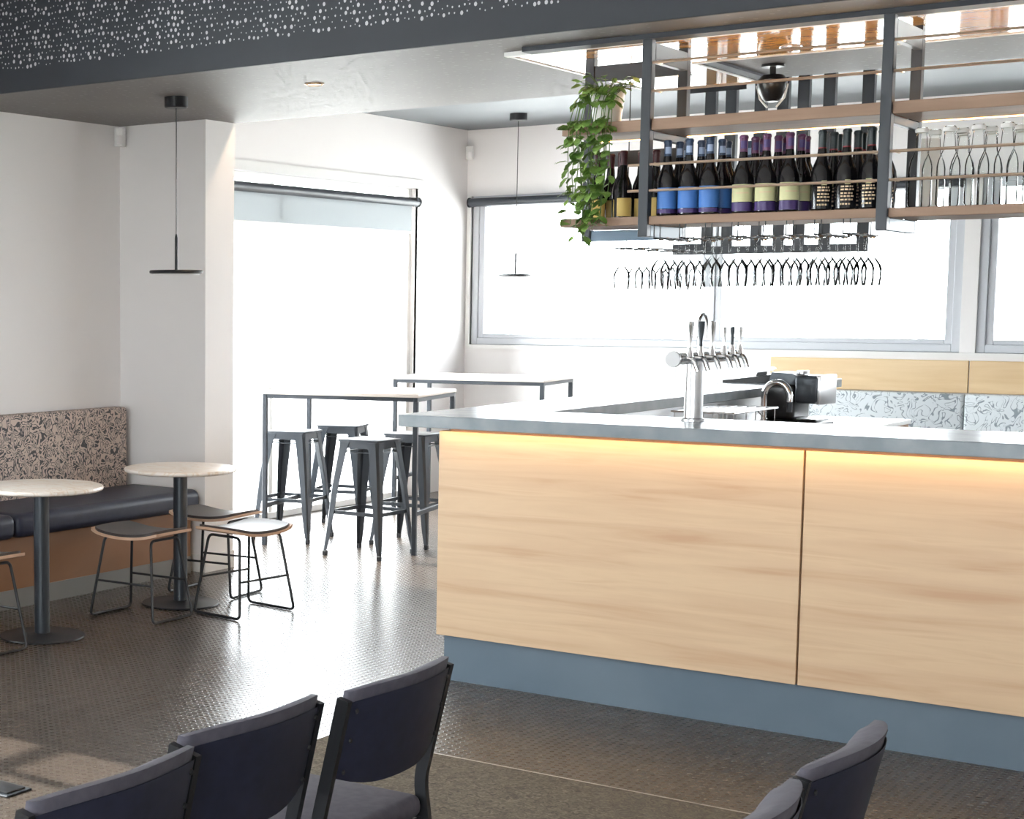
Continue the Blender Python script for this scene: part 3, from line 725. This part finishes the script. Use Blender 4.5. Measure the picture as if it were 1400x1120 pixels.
LB = {'blue': ('blue-label wine bottle in the front row of the hanging shelf', 'blue-label wine bottle in the second row of the hanging shelf'),
      'cream': ('cream-label wine bottle with purple band, front row of the hanging shelf', 'cream-label wine bottle with purple band, second row of the hanging shelf'),
      'red': ('dark wine bottle with gold print and red neck, front row of shelf', 'dark wine bottle with gold print and red neck, second row of shelf'),
      'gold': ('gold-label wine bottle in the left bay beside the trailing plant', '')}
protos = {k: bottle(k) if k != 'gold' else bottle(k, .285, .037) for k in LB}
used = set()
def put(kind, x, y, row, rz=0., sc=None):
    lab = LB[kind][row]; grp = kind+' label bottles on the hanging shelf'
    if kind not in used:
        o = protos[kind]; used.add(kind); o.location = (x, y, ZB); o.rotation_euler.z = rz; o['label'] = lab; o['group'] = grp
    else: o = dup(protos[kind], (x, y, ZB), rz, lab, grp)
    if sc: o.scale = (1, 1, sc)
    return o
for kind, xs in (('blue', (-2.685, -2.596, -2.511)), ('cream', (-2.378, -2.288, -2.199)), ('red', (-2.047, -1.957, -1.867))):
    for i, x_ in enumerate(xs):
        if kind == 'red': x_ -= .03
        for row, y_ in enumerate((6.52, 6.615, 6.71)):
            xx = x_+(.012 if row == 1 else .0)
            put(kind, xx, y_, min(row, 1), random.uniform(-.25, .25)+.55)
put('blue', -2.44, 6.77, 1, .5)
for x_, y_ in ((-3.065, 6.70), (-3.045, 6.785), (-2.978, 6.74), (-2.935, 6.665), (-2.893, 6.75), (-2.815, 6.72)):
    put('gold', x_, y_, 0, random.uniform(-.3, .3)+.5)
# clear bottles, right-hand bay
cb = thing('water_bottle', 'clear glass water bottle in the front row of the shelf bay beyond the wine', 'bottle', (0, 0, 0), 0, 'clear water bottles, front row')
h = .29; r_ = .040
MB().lathe([(0, .006), (r_*.85, .002), (r_, .01), (r_, h*.50), (r_*.9, h*.58), (r_*.55, h*.70), (.020, h*.80), (.018, h*.90), (.021, h*.93), (.021, h*.985), (.018, h), (.015, h), (.016, h*.9)], 24).build('body', 'clearbottle', cb, ang=60)
MB().lathe([(.0215, h*.935), (.0235, h*.95), (.0235, h*.975), (.0215, h*.99)], 20).build('lip', 'white', cb)
first = True
for i in range(7):
    for j in range(3):
        if i == 0 and j == 2: continue
        loc = (-1.725+i*.096+(.02 if j == 1 else 0), 6.53+j*.10, ZB)
        if first: cb.location = loc; first = False
        else: dup(cb, loc, random.random(), 'clear glass water bottle in the %s row of the shelf bay beyond the wine' % ('front', 'middle', 'back')[j], 'clear water bottles, %s row' % ('front', 'middle', 'back')[j])
mn = thing('menu_stand', 'upright white card leaning beside the clear bottles', 'card', (-1.752, 6.755, ZB), math.radians(35))
MB().box(-.035, .035, -.003, .003, 0.0, .27, .001, 1).build('card', 'white', mn); MB().box(-.04, .04, -.02, .02, 0, .01, .002, 1).build('foot', 'white', mn)

# ------------------------------------------------------------------ trailing plant
pl = thing('potted_pothos', 'trailing pothos in a white pot on the end of the top shelf', 'plant', (-2.985, 6.60, 2.3385))
MB().lathe([(0, 0), (.050, 0), (.056, .01), (.072, .135), (.075, .14), (.070, .142), (.066, .13), (0, .125)], 32).build('pot', 'white', pl)
MB().lathe([(0, .128), (.066, .128)], 20).build('soil', 'soil', pl)
lm = bmesh.new()
L = [(0, 0), (.25, .42), (.55, .50), (.85, .30), (1, 0)]
for s_ in (-1, 1):
    for (a, b0), (c, d0) in zip(L, L[1:]):
        v = [lm.verts.new((a*.046, 0, -.006*a)), lm.verts.new((c*.046, 0, -.012*c*c)), lm.verts.new((c*.046, s_*d0*.034, .006*d0-.012*c*c)), lm.verts.new((a*.046, s_*b0*.034, .006*b0-.006*a))]
        try: lm.faces.new(v if s_ > 0 else v[::-1])
        except ValueError: pass
bmesh.ops.remove_doubles(lm, verts=lm.verts, dist=1e-5)
lme = bpy.data.meshes.new('leaf'); lm.to_mesh(lme); lm.free(); lme.materials.append(M['leaf'])
lme.polygons.foreach_set('use_smooth', [True]*len(lme.polygons))
rnd = random.Random(11)
def leaf(p, d, roll, sc):
    o = bpy.data.objects.new('leaf', lme); COL.objects.link(o); o.parent = pl
    q = Vector(d).to_track_quat('X', 'Z'); o.rotation_mode = 'QUATERNION'
    o.rotation_quaternion = q @ Matrix.Rotation(roll, 3, 'X').to_quaternion(); o.location = p; o.scale = (sc, sc, sc)
for vi in range(16):
    a = PI*1.0+PI*(vi/15)*1.15-.25
    rx = .075*math.cos(a); ry = .075*math.sin(a)
    ed = -.150                                              # hang over the front edge of the board
    xo = -.090+.0145*vi*.85+rnd.uniform(-.012, .012)
    bot = rnd.uniform(-.43, -.18) if vi not in (2, 4, 5, 7) else rnd.uniform(-.45, -.37)
    path = [(rx*.6, ry*.6, .13), (rx*1.1, ry*1.1, .165), (xo*.9, -.125, .10), (xo, ed-rnd.uniform(0, .02), -.01)]
    z = -.01; px, py = path[-1][0], path[-1][1]
    while z > bot:
        z -= .05; px += rnd.uniform(-.010, .010); py += rnd.uniform(-.006, .006); py = min(py, -.145); path.append((px, py, z))
    pp = fillet(path, .03, 3)
    MB().tube(pp, .0018, 5).build('vine', 'stem', pl)
    acc = 0
    for p0, p1 in zip(pp, pp[1:]):
        acc += (p1-p0).length
        if acc > .023:
            acc = 0
            an = rnd.uniform(PI*.95, PI*2.05)
            leaf(p1, (math.cos(an), math.sin(an)*.8, rnd.uniform(-.9, .1)), rnd.uniform(-.5, .5), rnd.uniform(.75, 1.25))
for k in range(26):
    an = rnd.uniform(0, 2*PI); st = (.05*math.cos(an), .05*math.sin(an), .128); ln = rnd.uniform(.5, 1.0)
    tip = (st[0]+.075*math.cos(an)*ln, st[1]+.075*math.sin(an)*ln, .15+.06*rnd.random())
    MB().tube(fillet([st, (st[0]*1.2, st[1]*1.2, .165), tip], .02, 3), .0016, 5).build('stalk', 'stem', pl)
    leaf(tip, (math.cos(an), math.sin(an), rnd.uniform(-.4, .6)), rnd.uniform(-.4, .4), rnd.uniform(.7, 1.1))

# ------------------------------------------------------------------ foreground chairs
def chair():
    t_ = thing('stacking_chair', '', 'chair', (0, 0, 0), 0, 'navy upholstered chairs')
    W_ = .218; SAG = .045; TOP = .80; TILT = math.tan(math.radians(13))
    def yb(u, z): return -.19+SAG*abs(u)**2-TILT*(z-.44)
    # front is +y
    def zb(u): return .575+.030*max(0, (abs(u)-.25)/.75)**2.2
    def ztp(u): return TOP-.012*abs(u)**3
    def sheet(th, off, inset, bulge, topadd):
        mb = MB(); nu, nv = 20, 12
        g = []
        for side in (0, 1):
            gg = []
            for i in range(nu+1):
                u = -1+2*i/nu; row = []
                for j in range(nv+1):
                    v = j/nv; z = zb(u)+inset+(ztp(u)+topadd-zb(u)-2*inset*.5)*v if True else 0
                    e_ = (1-abs(u)**6)*(1-(2*v-1)**8)
                    y = yb(u, z)+off+side*(th*(.35+.65*e_)+bulge*e_)
                    row.append(mb.bm.verts.new((u*(W_-inset), y, z)))
                gg.append(row)
            g.append(gg)
        for gg in g:
            for i in range(nu):
                for j in range(nv): mb.bm.faces.new((gg[i][j], gg[i+1][j], gg[i+1][j+1], gg[i][j+1]))
        ring = [(i, 0) for i in range(nu)]+[(nu, j) for j in range(nv)]+[(i, nv) for i in range(nu, 0, -1)]+[(0, j) for j in range(nv, 0, -1)]
        for a, c in zip(ring, ring[1:]+ring[:1]): mb.bm.faces.new((g[0][a[0]][a[1]], g[0][c[0]][c[1]], g[1][c[0]][c[1]], g[1][a[0]][a[1]]))
        return mb
    sheet(.004, -.006, .004, 0, -.014).build('back_shell', 'chairback', t_, ang=40)
    p = sheet(.046, .0, .004, .018, .010).build('backrest_pad', 'chairpad', t_, ang=70)
    # seat
    sm = MB(); sm.box(-.215, .215, -.17, .25, .415, .47, .024, 4); sm.build('seat', 'chairpad', t_)
    MB().box(-.20, .20, -.16, .235, .403, .416).build('seat_board', 'black', t_)
    for s_ in (-1, 1):
        x = s_*.223; yt = yb(1, .775); ym = yb(1, .50)
        pr_ = [(x, yt+.004, .782), (x, ym+.004, .50), (x, -.165, .43), (x, -.215, .012)]
        pts = fillet(pr_, .05, 4)
        mb = MB(); rows_ = []
        for i, q in enumerate(pts):
            d = (pts[min(i+1, len(pts)-1)]-pts[max(i-1, 0)]).normalized(); nrm = Vector((0, d.z, -d.y)).normalized()
            a_, c_ = q+nrm*.014, q-nrm*.014
            rows_.append([mb.bm.verts.new((a_.x-.008, a_.y, a_.z)), mb.bm.verts.new((a_.x+.008, a_.y, a_.z)), mb.bm.verts.new((c_.x+.008, c_.y, c_.z)), mb.bm.verts.new((c_.x-.008, c_.y, c_.z))])
        for r0, r1 in zip(rows_, rows_[1:]):
            for i in range(4): mb.bm.faces.new((r0[i], r0[(i+1) % 4], r1[(i+1) % 4], r1[i]))
        mb.bm.faces.new(rows_[0]); mb.bm.faces.new(rows_[-1][::-1])
        mb.build('rear_leg', 'black', t_)
        MB().tube(fillet([(x, -.165, .408), (x, .20, .408), (x, .235, .012)], .04), .011, 10).build('front_leg', 'black', t_)
        for zz in (.755, .69, .62):
            MB().lathe([(0, .004), (.004, .003), (.006, 0), (0, 0)], 10).xf(Matrix.Translation((s_*.198, yb(.9, zz)-.0062, zz)) @ Matrix.Rotation(PI/2, 4, 'X')).build('screw', 'black', t_)
    MB().tube([(-.227, -.165, .39), (.227, -.165, .39)], .009, 8).build('crossbar', 'black', t_)
    return t_
ch = chair()
CX = -1.84+.22
spots = [((-2.045, 3.045), PI/2+.03, 'navy-backed chair with its seat clear, end of the row toward the bar'),
         ((-2.08, 2.563), PI/2-.02, 'navy-backed chair in the middle of the row of three'),
         ((-2.025, 2.085), PI/2+.02, 'navy-backed chair at the row end toward the sunlit floor patch'),
         ((-1.115, 3.06), PI/2+.0, 'navy chair before the kickboard, back fully shown, by bar front'),
         ((-1.105, 2.555), PI/2+.02, 'navy chair overlapping the one before the kickboard, only its pad corner showing')]
for i, ((x_, y_), rz, lab) in enumerate(spots):
    if i == 0: ch.location = (x_, y_, .008); ch.rotation_euler.z = rz; ch['label'] = lab
    else: dup(ch, (x_, y_, .008), rz, lab)

# floor box in the sun patch
fb = thing('floor_box', 'black rounded floor socket lid in the sunlit floor patch', 'floor socket', (-3.86, 3.82, 0))
MB().box(-.13, .13, -.045, .045, 0, .012, .005, 2).build('lid', 'black', fb)
MB().box(-.145, .145, -.06, .06, 0, .006, .002, 1).build('flange', 'charcoal', fb)
